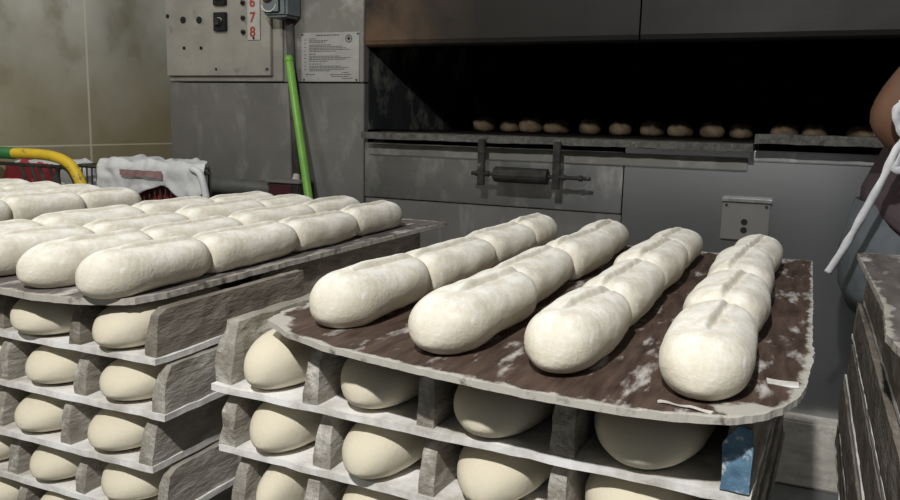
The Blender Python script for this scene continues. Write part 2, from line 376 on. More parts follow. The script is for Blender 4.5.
for z in (.425, .379, .329, .283):
    tg = obj('toggle', T([(-1.797 + 1.914, 2.2758 - D, z - .14), (-1.797 + 1.914, 2.268 - D, z - .14)], .008, 12), 'iron', cp)
    obj('lever', T([(-1.797 + 1.914, 2.268 - D, z - .14), (-1.785 + 1.914, 2.25 - D, z - .137)], [.004, .003], 8), 'iron', tg)
st = cb('number_strip', -1.781, -1.727, 2.2735, 2.276, .255, .80, 'strip')
def text_mesh(s, size, loc, m, parent, name, depth=.0006, bold=.0):
    cu = bpy.data.curves.new('tmp', 'FONT'); cu.body = s; cu.size = size; cu.extrude = depth; cu.offset = bold; cu.align_x = 'CENTER'; cu.align_y = 'CENTER'
    to = bpy.data.objects.new('tmp', cu); COL.objects.link(to)
    me = bpy.data.meshes.new_from_object(to.evaluated_get(bpy.context.evaluated_depsgraph_get())); bpy.data.objects.remove(to)
    me.transform(Matrix.Translation(loc) @ Matrix.Rotation(PI / 2, 4, 'X')); me.materials.clear(); me.materials.append(M[m])
    o = bpy.data.objects.new(name, me); COL.objects.link(o); o.parent = parent; return o
for s, z in (('5', .425), ('6', .379), ('7', .329), ('8', .281)):
    text_mesh(s, .046, (-1.758 + 1.914, 2.273 - D, z - .14), 'red_ink', st, 'numeral', bold=.0012)
for x, z in ((-1.9186, .160), (-1.7013, .1594)):
    obj('screw', T([(x + 1.914, 2.276 - D, z - .14), (x + 1.914, 2.273 - D, z - .14)], .0045, 8), 'iron', cp)
obj('screw', T([(-1.754 + 1.914, 2.2735 - D, .262 - .14), (-1.754 + 1.914, 2.271 - D, .262 - .14)], .004, 8), 'black', st)

pl = thing('instruction_placard', 'pale metal instruction placard with fine print beside the oven mouth', 'sign', (-1.462, 2.296, Z0 + .119))
obj('plate', B(-.113, .109, -.0035, -.0002, .000, .158, bev=.001), 'placard', pl)
bm = bmesh.new(); rr = random.Random(3)
def word_line(z, xa, xb, h=.0022):
    x = xa
    while x < xb:
        w_ = rr.uniform(.004, .013)
        box(bm, x, min(x + w_, xb), -.0042, -.0034, z, z + h); x += w_ + .0025
word_line(.1475, -.055, .035, .0034)
for z, xa, xb in ((.137, -.082, -.055), (.131, -.082, -.01), (.126, -.082, -.02), (.117, -.082, .005), (.112, -.082, .045), (.107, -.082, .06), (.102, -.082, .075), (.097, -.082, .02),
                  (.088, -.082, -.055), (.081, -.082, .035), (.076, -.082, .075), (.071, -.082, .06), (.065, -.082, -.01), (.056, -.082, -.035), (.049, -.082, .04), (.044, -.082, .07), (.039, -.082, .055),
                  (.034, -.08, .0), (.028, .045, .07), (.022, -.095, -.06), (.022, .0, .08), (.016, .005, .07), (.010, .045, .085)):
    word_line(z, xa, xb)
for k in range(9): word_line(.134 - k * .012, -.101, -.095)
obj('printed_text', bm, 'ink', pl)
bm = bmesh.new(); tube(bm, [(.070 + .0115 * math.cos(2 * PI * k / 20), -.004, .137 + .0115 * math.sin(2 * PI * k / 20)) for k in range(21)], .0014, 6)
box(bm, .066, .074, -.0045, -.0034, .131, .144); box(bm, .063, .077, -.0045, -.0034, .1355, .1385)
obj('round_emblem', bm, 'ink', pl)
for x, z in ((-.108, .152), (.104, .152), (-.102, .006), (.100, .006)): obj('screw', T([(x, -.0035, z), (x, -.006, z)], .003, 8), 'iron', pl)

sb = thing('switch_box', 'blue-grey electrical switch box with amber button at top of conduit', 'switch box', (-1.615, 2.24, Z0 + .32))
obj('enclosure', B(-.047, .043, -.035, .050, 0, .13, bev=.008), 'switch_box', sb)
obj('front_cover', B(-.043, .020, -.042, -.0345, .012, .122, bev=.004), 'switch_box', sb)
bt = obj('button', T([(-.024, -.042, .064), (-.024, -.056, .064)], [.016, .014], 18), 'amber', sb)
obj('collar', T([(-.024, -.0415, .064), (-.024, -.046, .064)], .021, 18), 'iron', bt)
bm = bmesh.new(); tube(bm, [(-.02 + .03 * math.cos(a), -.0432, .045 + .03 * math.sin(a)) for a in [PI * (1.1 + .16 * k) for k in range(6)]], .002, 6)
obj('scuff', bm, 'white_plastic', sb)
tag(obj('conduit_pipe', T([(-1.612, 2.279, Z0 + .318), (-1.601, 2.279, Z0 + .05), (-1.584, 2.279, Z0 - .188)], .0135), 'conduit', smooth=True), 'narrow dark conduit running down from the blue-grey switch box', 'pipe')
jb = thing('junction_box', 'dark metal box with dull red face low on the wall behind dough', 'junction box', (-1.60, 2.25, Z0 - .33))
obj('body', B(-.064, .064, -.03, .042, 0, .112, bev=.004), 'iron', jb)
obj('lid', B(-.070, .066, -.036, .044, .112, .121, bev=.002), 'steel_dull', jb)
obj('front_plate', B(-.056, .035, -.034, -.0305, .02, .106, bev=.001), mat('dull_red', (0.055, 0.014, 0.018), .6), jb)
obj('gland', T([(.016, .02, .120), (.0155, .025, .140)], [.014, .011], 12), 'strip', jb)
tag(obj('duct_pipe', T([(-2.12, 2.262, Z0 - .245), (-1.668, 2.262, Z0 - .245)], .028, 16), 'duct', smooth=True), 'thick dark grey pipe running left from the low junction box', 'pipe')

br = thing('broom', 'bright green broom stick leaning on the steel wall', 'broom', (-1.49, 2.24, 0))
a, c = Vector((-1.592, 2.245, Z0 + .193)), Vector((-1.335, 2.06, Z0 - .58))
foot = c + (c - a) * .62
foot = a + (c - a) * ((a.z - .27) / (a.z - c.z))
lp = lambda p: p - Vector((-1.49, 2.24, 0))
def mid(t): return lp(a.lerp(foot, t))
obj('stick', T([mid(0), mid(.003), mid(.5), mid(1)], [.0125, .0135, .0135, .0135]), 'green', br, smooth=True)
obj('end_cap', T([mid(-.004), mid(.014)], [.0125, .0148]), 'green', br, smooth=True)
f0 = lp(foot)
obj('brush_block', B(f0.x - .12, f0.x + .12, f0.y - .02, f0.y + .02, .235, .285, bev=.008), 'green_grip', br)
bm = bmesh.new()
for i in range(24):
    for j in range(4):
        x = f0.x - .112 + i * .0097; y = f0.y - .015 + j * .010
        tube(bm, [(x, y, .236), (x + (i - 11.5) * .0012, y + (j - 1.5) * .006, .200)], .003, 5)
b_ = obj('bristles', bm, 'wire', br); b_['kind'] = 'stuff'

# ------------------------------------------------------------------ dough loaf meshes
def loaf_mesh(L, W, H, front, back, score, seed, mname, dense=True):
    """loaf along +Y from 0 to L, flat underside at z=0; ends: 'round' free end, 'flat' end pressed to a neighbour"""
    na = 100; ny = 76
    cf = .72 * W if front == 'round' else .45 * W
    cb_ = .66 * W if back == 'round' else .45 * W
    ys = [cf * (1 - math.sin(PI / 2 * (1 - k / 18))) for k in range(18)]
    nm = ny - 36
    ys += [cf + (L - cf - cb_) * k / nm for k in range(nm)]
    ys += [L - cb_ * (1 - math.sin(PI / 2 * k / 18)) for k in range(19)]
    ny = len(ys) - 1
    # angles, denser across the top where the cut runs
    angs = [2 * PI * k / na for k in range(na)]
    angs = [a - .62 * math.sin(2 * (a - PI / 2)) / 2 * (1 if a < PI else 0) for a in angs]
    bm = bmesh.new(); rings = []
    zc = .46 * H
    for i, y in enumerate(ys):
        s = 1.0
        if y < cf:
            d = 1 - y / cf; k = max(0, 1 - d ** 2.25) ** .5; s = k if front == 'round' else .66 + .34 * k
        if L - y < cb_:
            d = 1 - (L - y) / cb_; k = max(0, 1 - d ** 2.25) ** .5; s = min(s, k if back == 'round' else .66 + .34 * k)
        belly = 1 + .06 * math.sin(PI * y / L) + (.05 * math.sin(PI * (y / L) ** 1.6) - .03 if front == 'round' else 0)
        ring = []
        for k in range(na):
            a = angs[k]
            ca, sa = math.cos(a), math.sin(a)
            ex = .90
            x = W / 2 * belly * math.copysign(abs(ca) ** ex, ca)
            z = (.54 * H if sa > 0 else .56 * H) * math.copysign(abs(sa) ** ex, sa)
            x *= s; z = zc * (.50 + .50 * s ** .7) + z * s
            p = Vector((x * 18 + seed * 5.3, y * 14, z * 18))
            n1 = noise.noise(p); n2 = noise.noise(p * 3.1)
            rad = Vector((x, 0, z - zc))
            if rad.length > 1e-6: rad.normalize()
            q = rad * (.0026 * n1 + .0009 * n2) * min(1, s * s * 1.6)
            x += q.x; z += q.z
            if score and sa > .1:
                sx, sl, y0, y1 = score
                t = (y / L - y0) / (y1 - y0)
                if -.05 < t < 1.05:
                    m_ = max(0, min(1, min(t + .05, 1.05 - t) * 6))
                    dx = x - (sx + sl * (y - L / 2) + .0015 * noise.noise(Vector((y * 60, seed, 0))))
                    z += m_ * (-.0056 * math.exp(-(dx / .0026) ** 2) + .0028 * math.exp(-((dx + .0064) / .0042) ** 2) - .0014 * math.exp(-((dx - .009) / .006) ** 2))
            if z < 0: z = 0.15 * z * 0
            ring.append(bm.verts.new((x, y, max(z, 0))))
        rings.append(ring)
    if front == 'round': rings = rings[1:]; ys = ys[1:]
    if back == 'round': rings = rings[:-1]; ys = ys[:-1]
    for a, c in zip(rings, rings[1:]):
        for k in range(na): bm.faces.new((a[k], a[(k + 1) % na], c[(k + 1) % na], c[k]))
    for r, flip, yy in ((rings[0], True, ys[0]), (rings[-1], False, ys[-1])):
        cz = sum(v.co.z for v in r) / na; cx = sum(v.co.x for v in r) / na
        cv = bm.verts.new((cx, yy, cz))
        for k in range(na): bm.faces.new((cv, r[(k + 1) % na], r[k]) if flip else (cv, r[k], r[(k + 1) % na]))
    o = obj('loaf', bm, mname, smooth=True); me = o.data; bpy.data.objects.remove(o)
    return me
FL, ML, BL = [], [], []
for v in range(3):
    sx = (.004, .008, .001)[v]; sl = (.06, .04, .09)[v]
    FL.append(loaf_mesh(.200, .076, .055, 'round', 'flat', (sx, sl, .30, .96), v + 1, 'dough'))
    ML.append(loaf_mesh(.200, .076, .055, 'flat', 'flat', (sx - .002, sl * 1.1, .03, .92), v + 11, 'dough'))
    BL.append(loaf_mesh(.200, .074, .053, 'flat', 'round', (sx, sl, .04, .80), v + 21, 'dough'))
CL = [loaf_mesh(.205, .100, .0575, 'round', 'flat', None, 31 + v, 'dough_smooth', True) for v in range(3)]

def loaf(me, loc, rz, sx, sy, sz, label, group):
    o = bpy.data.objects.new('dough_loaf', me); COL.objects.link(o); o.location = loc; o.rotation_euler = (0, 0, rz); o.scale = (sx, sy, sz)
    return tag(o, label, 'dough loaf', group)

# ------------------------------------------------------------------ thin worn trays
def tray_mesh(outline, thick, seed, wearspots=(), sag=None):
    """outline: closed list of xy, counter-clockwise; returns a slab with roughened edge and a wear mask along the rim"""
    c = Vector((sum(p[0] for p in outline) / len(outline), sum(p[1] for p in outline) / len(outline)))
    # resample
    pts = []
    P2 = [Vector(p) for p in outline]
    for i in range(len(P2)):
        a, b = P2[i], P2[(i + 1) % len(P2)]; n = max(1, int((b - a).length / .006))
        for j in range(n): pts.append(a.lerp(b, j / n))
    out = []
    for i, p in enumerate(pts):
        d = (p - c).normalized()
        n = noise.noise(Vector((p.x * 45, p.y * 45, seed))) * .0022 + noise.noise(Vector((p.x * 140, p.y * 140, seed + 5))) * .0016
        out.append(p + d * n)
    fr = [1, .985, .965, .94, .90, .85, .78, .70, .6, .5, .4, .3, .2, .1]
    bm = bmesh.new(); lay = bm.verts.layers.float.new('wear')
    def wear(p, f):
        e = (p - c).length * (1 - f)
        w_ = .66 * math.exp(-(e / .016) ** 2)
        for (sx, sy, rx_, ry_, st) in wearspots:
            w_ = max(w_, st * math.exp(-((p.x * f + c.x * (1 - f) - sx) / rx_) ** 2 - ((p.y * f + c.y * (1 - f) - sy) / ry_) ** 2))
        return w_
    def zz(p): return sag(p) if sag else 0
    top = []
    for f in fr:
        ring = []
        for p in out:
            q = c + (p - c) * f; v = bm.verts.new((q.x, q.y, thick + zz(q) + (noise.noise(Vector((p.x * 90, p.y * 90, seed))) * .0012 if f == 1 else 0)))
            v[lay] = wear(p, f); ring.append(v)
        top.append(ring)
    cv = bm.verts.new((c.x, c.y, thick + zz(c)))
    bot = []
    for f in (1, .9, .5):
        ring = []
        for p in out:
            q = c + (p - c) * f; v = bm.verts.new((q.x, q.y, zz(q))); v[lay] = wear(p, f); ring.append(v)
        bot.append(ring)
    cb2 = bm.verts.new((c.x, c.y, zz(c)))
    n = len(out)
    for A_, B_ in list(zip(top, top[1:])) + list(zip(bot, bot[1:])) + [(top[0], bot[0])]:
        for k in range(n): bm.faces.new((A_[k], A_[(k + 1) % n], B_[(k + 1) % n], B_[k]))
    for k in range(n):
        bm.faces.new((top[-1][k], top[-1][(k + 1) % n], cv)); bm.faces.new((bot[-1][k], bot[-1][(k + 1) % n], cb2))
    return bm

# ------------------------------------------------------------------ proofing crates
def divider(x, y0, y1, z0, z1, w0, w1, seed, name='divider', m='wood', parent=None, slope=.008, torn=0.0, back=0.0, rg=1.0):
    """rough wooden bar along Y, wider at the foot, with a front end leaning back"""
    ny = int((y1 - y0) / .02); nz = 6; nx = 3
    bm = densebox(0, 1, 0, 1, 0, 1, nx, ny, nz)
    for v in bm.verts:
        u, t, h = v.co
        w_ = w0 + (w1 - w0) * h ** 1.5
        yy = y0 + (y1 - y0) * t
        if t < .02: yy += slope * h ** 2
        if back and t > .9: yy -= back * h
        zz = z0 + (z1 - z0) * h
        if t < .02 and h > .6: zz -= .006 * (h - .6) / .4 * (1 + torn)
        v.co = Vector((x - w_ / 2 + w_ * u, yy, zz))
        p = v.co * 42 + Vector((seed * 3.3, 0, seed))
        k = .0018 * (1 + torn) * rg
        v.co += Vector((noise.noise(p), noise.noise(p + Vector((5, 2, 7))) * (1.4 if t < .03 else 0), noise.noise(p + Vector((1, 9, 3))) * (.8 if h > .5 else 0))) * k
    return obj(name, bm, m, parent)
def crate(label, group, xL, xR, yF, yB, zb, zt, xs, seed, skew=0.0, ends=(), wood='wood', bw=.021, short=0, rg=1.0):
    """base board with its long wooden dividers. zb = upper face of the board, zt = underside of what lies on top"""
    t = thing('proofing_crate', label, 'proofing crate', ((xL + xR) / 2, yF, Z0 + zb - .011), 0, group)
    ox, oy, oz = (xL + xR) / 2, yF, zb - .011
    obj('base_board', densebox(xL - ox, xR - ox, 0, yB - yF, .0030, .011, 30, 40, 1, .0016, seed, 38), 'board', t)
    for i, x in enumerate(xs):
        wdt = bw * (1 + .12 * math.sin(seed * 2.1 + i * 1.9))
        off = .004 * math.sin(seed * 1.3 + i * 2.7)
        m = wood
        if i in (0, len(xs) - 1): wdt *= 1.05
        yend = yB - yF - .004
        if short and i == len(xs) - 1:
            yend = short
            divider(x - ox - .045, short - .10, yB - yF - .004, .0112, .011 + zt - zb - .0032, .02, .018, seed * 9 + i, parent=t, m=m)
        divider(x - ox, .004 + off, yend, .0112, .011 + zt - zb - .0032, wdt, wdt * .72, seed * 7 + i, parent=t, m=m, torn=.9 if (i == 0 and seed % 2 == 1) else .1,
                slope=.006 + .010 * abs(math.sin(seed + i * 1.1)), back=.11 if (short and i == len(xs) - 1) else 0, rg=rg)
    return t

ORD = ['first', 'second', 'third', 'fourth', 'fifth', 'sixth', 'seventh']
NTH = ['top', 'second', 'third', 'fourth', 'fifth', 'sixth']

# ============================ front (middle) stack
ZF = -.226
out = [(-.5429, .7206), (-.4915, .6869), (-.432, .6638), (-.3793, .6530), (-.3306, .6440), (-.2751, .6348), (-.225, .6288), (-.1704, .625), (-.1203, .6247), (-.0744, .6312),
       (-.0384, .6440), (-.0108, .6720), (.0068, .7119), (.0156, .7559), (.0206, .8443), (.0206, 1.52), (-.535, 1.52), (-.545, .90), (-.552, .76)]
c0 = Vector((-.26, 1.05))
t = thing('proofing_tray', 'front brown proofing tray with torn whitish rim carrying four rows of dough', 'tray', (-.26, 1.05, Z0 - .2325))
bm = tray_mesh([(x + .26, y - 1.05) for x, y in out], .0065, 2.0, wearspots=((-.015 + .26, .665 - 1.05, .055, .038, .85), (-.53 + .26, .72 - 1.05, .035, .035, .75), (-.07 + .26, .628 - 1.05, .07, .016, .6), (-.54 + .26, .80 - 1.05, .02, .10, .5)))
obj('tray_sheet', bm, 'tray', t)
bm = densebox(-.012, .014, -.006, .006, .0066, .0084, 6, 3, 1, .0035, 3, 60)
obj('torn_strip', bm, 'board', t, loc=(-.006 + .26, .755 - 1.05, 0))['label'] = 'loose pale sliver torn from the surface'
bm = densebox(-.022, .022, -.0025, .0025, .0066, .0080, 10, 2, 1, .003, 8, 60)
o = obj('torn_strip', bm, 'board', t, loc=(-.075 + .26, .650 - 1.05, 0)); o.rotation_euler = (0, 0, -.12); o['label'] = 'loose pale sliver torn from the surface'

frow = [  # name, x at front, x at back, y front, lengths, joints
    ('leftmost row', -.460, -.456, .706, (.205, .225, .190, .150)),
    ('second row from left', -.319, -.322, .668, (.225, .215, .200, .170)),
    ('third row from left', -.196, -.192, .663, (.198, .200, .210, .190)),
    ('rightmost row', -.068, -.070, .656, (.205, .180, .205, .212))]
PN = ['front loaf', 'second loaf from the front', 'third loaf from the front', 'rearmost loaf']
for r, (nm, xa, xb, yf, Ls) in enumerate(frow):
    y = yf; tot = sum(Ls); ang = -math.atan2(xb - xa, tot)
    for i, L in enumerate(Ls):
        me = (FL if i == 0 else BL if i == 3 else ML)[(r + i) % 3]
        x = xa + (xb - xa) * (y - yf) / tot + .0025 * math.sin(r * 3 + i * 2)
        wob = 1 + .05 * math.sin(r * 2.1 + i * 1.3)
        loaf(me, (x, y, Z0 + ZF + .0012), ang + .03 * math.sin(r * 5 + i * 3), wob, (L - .001) / .200, 1 + .05 * math.cos(r + 2 * i),
             'dough %s in the %s on front tray' % (PN[i], nm), 'dough loaves on the front tray')
        y += L

YF = .704
ROT = -.036
def turn(x, y):
    dx, dy = x + .60, y - .700
    return (-.60 + dx * math.cos(ROT) - dy * math.sin(ROT), .700 + dx * math.sin(ROT) + dy * math.cos(ROT))
fx = [[-.600, -.472, -.333, -.188, -.034], [-.593, -.463, -.332, -.192, -.040], [-.577, -.474, -.339, -.199, -.04], [-.59, -.46, -.325, -.185, -.04]]
fz = [-.3075, -.3815, -.4555, -.5295]
ftop = -.2325
for L in range(4):
    zt = ftop if L == 0 else fz[L - 1] - .0085
    xs = fx[L]
    t = crate('%s floury wooden crate of the front middle stack' % ('topmost' if L == 0 else NTH[L]), 'crates in the front stack', xs[0] - .012, xs[-1] + .014, YF + .004 * math.sin(L * 2), 1.50, fz[L], zt, xs, L * 2 + 1)
    px_, py_ = turn(t.location.x, t.location.y); t.location.x, t.location.y = px_, py_; t.rotation_euler.z = ROT
    if L == 0:
        ox = (xs[0] - .012 + xs[-1] + .014) / 2
        bm = bmesh.new(); g = densebox(-.0125, .0115, -.0035, .0, .002, .060, 6, 1, 10, .0018, 5, 60)
        for v in g.verts:
            if v.co.z > .045: v.co.x = v.co.x * (1 - (v.co.z - .045) / .015 * .55) + .004 * (v.co.z - .045) / .015
        bm.free()
        o = obj('painted_end', g, 'blue_paint', t, loc=(-.033 - ox, .003, .012)); o['label'] = 'chipped blue paint on the end of the right divider'
    for i in range(4):
        if L == 3 and i > 1: continue
        x = (xs[i] + xs[i + 1]) / 2 - .007
        wx = (xs[i + 1] - xs[i] - .046) / .106
        loaf(CL[(L + i) % 3], (*turn(x, YF - .010 + .005 * math.sin(L * 3 + i * 2)), Z0 + fz[L] + .0022), ROT + .014 * math.sin(L + i * 2), wx, 1, .98 if L else 1.06,
             'dough loaf in the %s front-stack crate, compartment %s' % (('topmost' if L == 0 else NTH[L]), ['at far left', 'second from left', 'second from right', 'at far right'][i]),
             'dough loaves inside the front stack crates')

# ============================ left stack
ZL = -.2225
out = [(-1.30, .72), (-1.27, .70), (-1.1, .685), (-.98, .680), (-.924, .676), (-.863, .671), (-.80, .680), (-.765, .694), (-.736, .716), (-.727, .76), (-.729, .93), (-.730, 1.10), (-.728, 1.44),
       (-.726, 1.62), (-1.28, 1.60), (-1.30, 1.2)]
t = thing('proofing_tray', 'left proofing tray with dark worn surface carrying long rows of dough', 'tray', (-1.02, 1.1, Z0 - .2305))
obj('tray_sheet', tray_mesh([(x + 1.02, y - 1.1) for x, y in out], .008, 9.0), 'tray_grey', t)
lrow = [('nearest row', -.772, -.800, .672, (.200, .215, .205, .215)),
        ('second row', -.882, -.925, .678, (.205, .225, .225, .225)),
        ('third row', -1.000, -1.035, .680, (.210, .215, .225, .205)),
        ('fourth row', -1.115, -1.155, .682, (.215, .215, .215, .225))]
for r, (nm, xa, xb, yf, Ls) in enumerate(lrow):
    y = yf; tot = sum(Ls); ang = math.atan2(xa - xb, tot)
    for i, L in enumerate(Ls):
        me = (FL if i == 0 else BL if i == 3 else ML)[(r + 2 * i) % 3]
        x = xa + (xb - xa) * (y - yf) / tot
        loaf(me, (x, y, Z0 + ZL + .0012), ang + .02 * math.sin(r * 5 + i * 3), 1 + .04 * math.sin(r * 2.1 + i * 1.3), (L - .001) / .200, .98 + .04 * math.cos(r + 2 * i),
             'raw dough %s in %s on left tray' % (PN[i], nm + ('' if r else ' to front tray')), 'dough loaves on the left tray')
        y += L
lz = [-.2905, -.3575, -.4255, -.4925, -.5595]
loff = [0, -.006, -.016, -.006, -.01]
lxs = [[-1.255, -1.115, -.980, -.828, -.707], [-1.25, -1.105, -.962, -.828, -.693], [-1.26, -1.12, -.980, -.848, -.711], [-1.25, -1.11, -.962, -.834, -.697], [-1.25, -1.10, -.95, -.83, -.70]]
for L in range(5):
    zt = -.2305 if L == 0 else lz[L - 1] - .0085
    xs = lxs[L]
    t = crate('%s floury wooden crate of the left stack' % ('topmost' if L == 0 else NTH[L]), 'crates in the left stack', xs[0] - .012, xs[-1] + .013, YF - .004 + .004 * math.sin(L * 2 + 1), 1.52, lz[L], zt, xs, L * 2 + 2,
              wood='wood_dark' if L == 0 else 'wood', bw=.019, short=.36 if L == 0 else 0)
    for i in range(4):
        x = (xs[i] + xs[i + 1]) / 2 - .001
        wx = (xs[i + 1] - xs[i] - .032) / .106
        loaf(CL[(L + i + 1) % 3], (x, YF - .014 + .005 * math.sin(L * 3 + i * 2), Z0 + lz[L] + .0022), .012 * math.sin(L * 2 + i), wx, 1, .865 if L else .93,
             'dough loaf in the %s left-stack crate, compartment %s' % (('topmost' if L == 0 else NTH[L]), ['at far left', 'second from left', 'second from right', 'at right end'][i]),
             'dough loaves inside the left stack crates')

# ============================ far left stack (only its top shows)
out = [(-1.93, .72), (-1.90, .69), (-1.37, .69), (-1.345, .72), (-1.345, 1.44), (-1.36, 1.46), (-1.92, 1.46), (-1.93, 1.44)]
t = thing('proofing_tray', 'far proofing tray of dough behind the left tray, near the cart', 'tray', (-1.63, 1.07, Z0 - .2305))
obj('tray_sheet', tray_mesh([(x + 1.63, y - 1.07) for x, y in out], .008, 14.0), 'tray_grey', t)
for r, (x0, yb) in enumerate(((-1.405, 1.385), (-1.525, 1.40), (-1.645, 1.39), (-1.765, 1.40))):
    Ls = (.17, .17, .17, .17); y = yb - sum(Ls)
    for i, L in enumerate(Ls):
        me = (FL if i == 0 else BL if i == 3 else ML)[(r + i + 1) % 3]
        loaf(me, (x0, y, Z0 + ZL + .0012), .02 * math.sin(r * 5 + i * 3), 1.0, (L - .001) / .200, 1.04,
             'dough %s in the %s on far tray' % (PN[i], ['row by the left tray', 'second row', 'third row', 'row by the tiled wall'][r]), 'dough loaves on the far tray')
        y += L
for L in range(3):
    zt = -.2305 if L == 0 else lz[L - 1] - .0085
    crate('%s crate of the far stack beside the tiled wall' % ('topmost' if L == 0 else NTH[L]), 'crates in the far stack', -1.91, -1.36, .72, 1.44, lz[L], zt, [-1.897, -1.77, -1.635, -1.50, -1.373], L * 2 + 20)

# ============================ right stack
ZR = -.2195
out = [(.112, .62), (.118, .70), (.110, .78), (.118, .86), (.100, .93), (.094, .98), (.098, 1.05), (.103, 1.16), (.101, 1.26), (.098, 1.42), (.0945, 1.62), (.11, 1.635), (.66, 1.635), (.67, 1.60), (.67, .64), (.65, .615), (.14, .60)]
out = out[::-1]
t = thing('proofing_tray', 'empty flour-dusted dark tray with jagged pale edge at right', 'tray', (.38, 1.1, Z0 - .2285))
obj('tray_sheet', tray_mesh([(x - .38, y - 1.1) for x, y in out], .009, 21.0), 'tray_grey', t)
rz_ = [-.2990, -.3690, -.4390, -.5090, -.5790]
for L in range(5):
    zt = -.2285 if L == 0 else rz_[L - 1] - .0085
    sh = (.012, .0, -.006, -.012, -.010)[L]
    xs = [.112 + sh, .25, .385, .52, .648]
    crate('%s dark wooden crate of the right stack' % ('topmost' if L == 0 else NTH[L]), 'crates in the right stack', .100 + sh, .662, .64, 1.60 + .02 * math.sin(L * 2), rz_[L], zt, xs, L * 2 + 31, wood='wood_dark', rg=.35)

# ============================ benches under the stacks (below the frame)
def bench(label, x0, x1, y0, y1, ztop):
    t = thing('low_bench', label, 'bench', ((x0 + x1) / 2, (y0 + y1) / 2, 0))
    w_, d = (x1 - x0) / 2, (y1 - y0) / 2
    obj('bench_top', B(-w_, w_, -d, d, ztop - .035, ztop, bev=.003), 'wood_dark', t)
    for sx in (-1, 1):
        for sy in (-1, 1): obj('leg', B(sx * (w_ - .04) - .025, sx * (w_ - .04) + .025, sy * (d - .04) - .025, sy * (d - .04) + .025, 0, ztop - .0352), 'wood_dark', t)
    return t
bench('low wooden bench under the front middle stack', -.60, -.02, .72, 1.50, Z0 + fz[3] - .0098)
bench('low wooden bench under the left stack', -1.26, -.70, .72, 1.50, Z0 + lz[4] - .0098)
bench('low wooden bench under the far stack', -1.90, -1.37, .74, 1.42, Z0 + lz[2] - .0098)
bench('low wooden bench under the right stack', .11, .65, .66, 1.58, Z0 + rz_[4] - .0098)

# ------------------------------------------------------------------ cart with bags
ct = thing('shopping_cart', 'wire shopping cart with yellow handle and green grip by the tiled wall', 'cart', (-1.95, 1.85, 0))
def cl(p): return Vector(p) - Vector((-1.95, 1.85, 0))
hp = curve_pts([cl((-2.30, 1.70, Z0 - .130)), cl((-2.12, 1.70, Z0 - .1275)), cl((-2.035, 1.70, Z0 - .134)), cl((-1.985, 1.705, Z0 - .155)), cl((-1.955, 1.71, Z0 - .20)), cl((-1.935, 1.72, Z0 - .27)), cl((-1.93, 1.74, Z0 - .36))], 6)
obj('handle', T(hp, .016, 14), 'yellow', ct, smooth=True)
obj('grip', T([cl((-2.44, 1.70, Z0 - .130)), cl((-2.215, 1.70, Z0 - .1285))], .0185, 14), 'green_grip', ct, smooth=True)
bm = bmesh.new()     # child-seat rails just beneath the handle
tube(bm, [cl((-2.43, 1.715, Z0 - .163)), cl((-2.02, 1.715, Z0 - .163))], .006, 8)
for x in (-2.20, -2.155, -2.12, -2.075):
    tube(bm, [cl((x - .01, 1.715, Z0 - .163)), cl((x + .045, 1.715, Z0 - .30))], .0055, 8)
tube(bm, curve_pts([cl((-2.035, 1.715, Z0 - .30)), cl((-2.052, 1.715, Z0 - .18)), cl((-2.02, 1.715, Z0 - .165)), cl((-1.985, 1.715, Z0 - .20)), cl((-1.965, 1.715, Z0 - .30))], 6), .007, 8)
obj('seat_rail', bm, 'wire', ct)
# basket
bx0, bx1, by0, by1, bz0, bz1 = -2.43, -1.50, 1.745, 1.93, .62, Z0 - .158
bm = bmesh.new()
for z in (bz1, bz1 - .11, bz1 - .22, bz0):
    xa = -2.0 if z > bz1 - .15 else bx0
    tube(bm, [cl(p) for p in ((xa, by0, z), (bx1, by0, z), (-1.665, by1, z), (xa, by1, z), (xa, by0, z))], .0055 if z == bz1 else .003, 8)
n = 46; bxb = -1.665
def bk(x): return bx0 + (x - bx0) * (bxb - bx0) / (bx1 - bx0)
for i in range(n + 1):
    x = bx0 + (bx1 - bx0) * i / n
    zt_ = bz1 if x > -2.0 else bz1 - .22
    tube(bm, [cl((x, by0, zt_)), cl((x, by0, bz0)), cl((bk(x), by1, bz0)), cl((bk(x), by1, zt_))], .0027, 6)
for i in range(1, 18):
    y = by0 + (by1 - by0) * i / 18
    xx = bx1 + (bxb - bx1) * i / 18
    tube(bm, [cl((xx, y, bz1)), cl((xx, y, bz0))], .0027, 6)
obj('basket', bm, 'wire', ct)
bm = bmesh.new()
for y in (by0 + .03, by1 - .03): tube(bm, [cl((bx0 + .05, y, bz0)), cl((bx0 + .04, y, .12)), cl((bx1 - .20, y, .12)), cl((bx1 - .19, y, bz0))], .011, 10)
for x in (bx0 + .05, bx1 - .20): tube(bm, [cl((x, by0 + .03, .12)), cl((x, by1 - .03, .12))], .009, 8)
obj('frame', bm, 'wire', ct)
for x in (bx0 + .05, bx1 - .20):
    for y in (by0 + .03, by1 - .03):
        obj('wheel', T([cl((x, y - .012, .051)), cl((x, y + .012, .051))], .05, 18), 'black', ct)
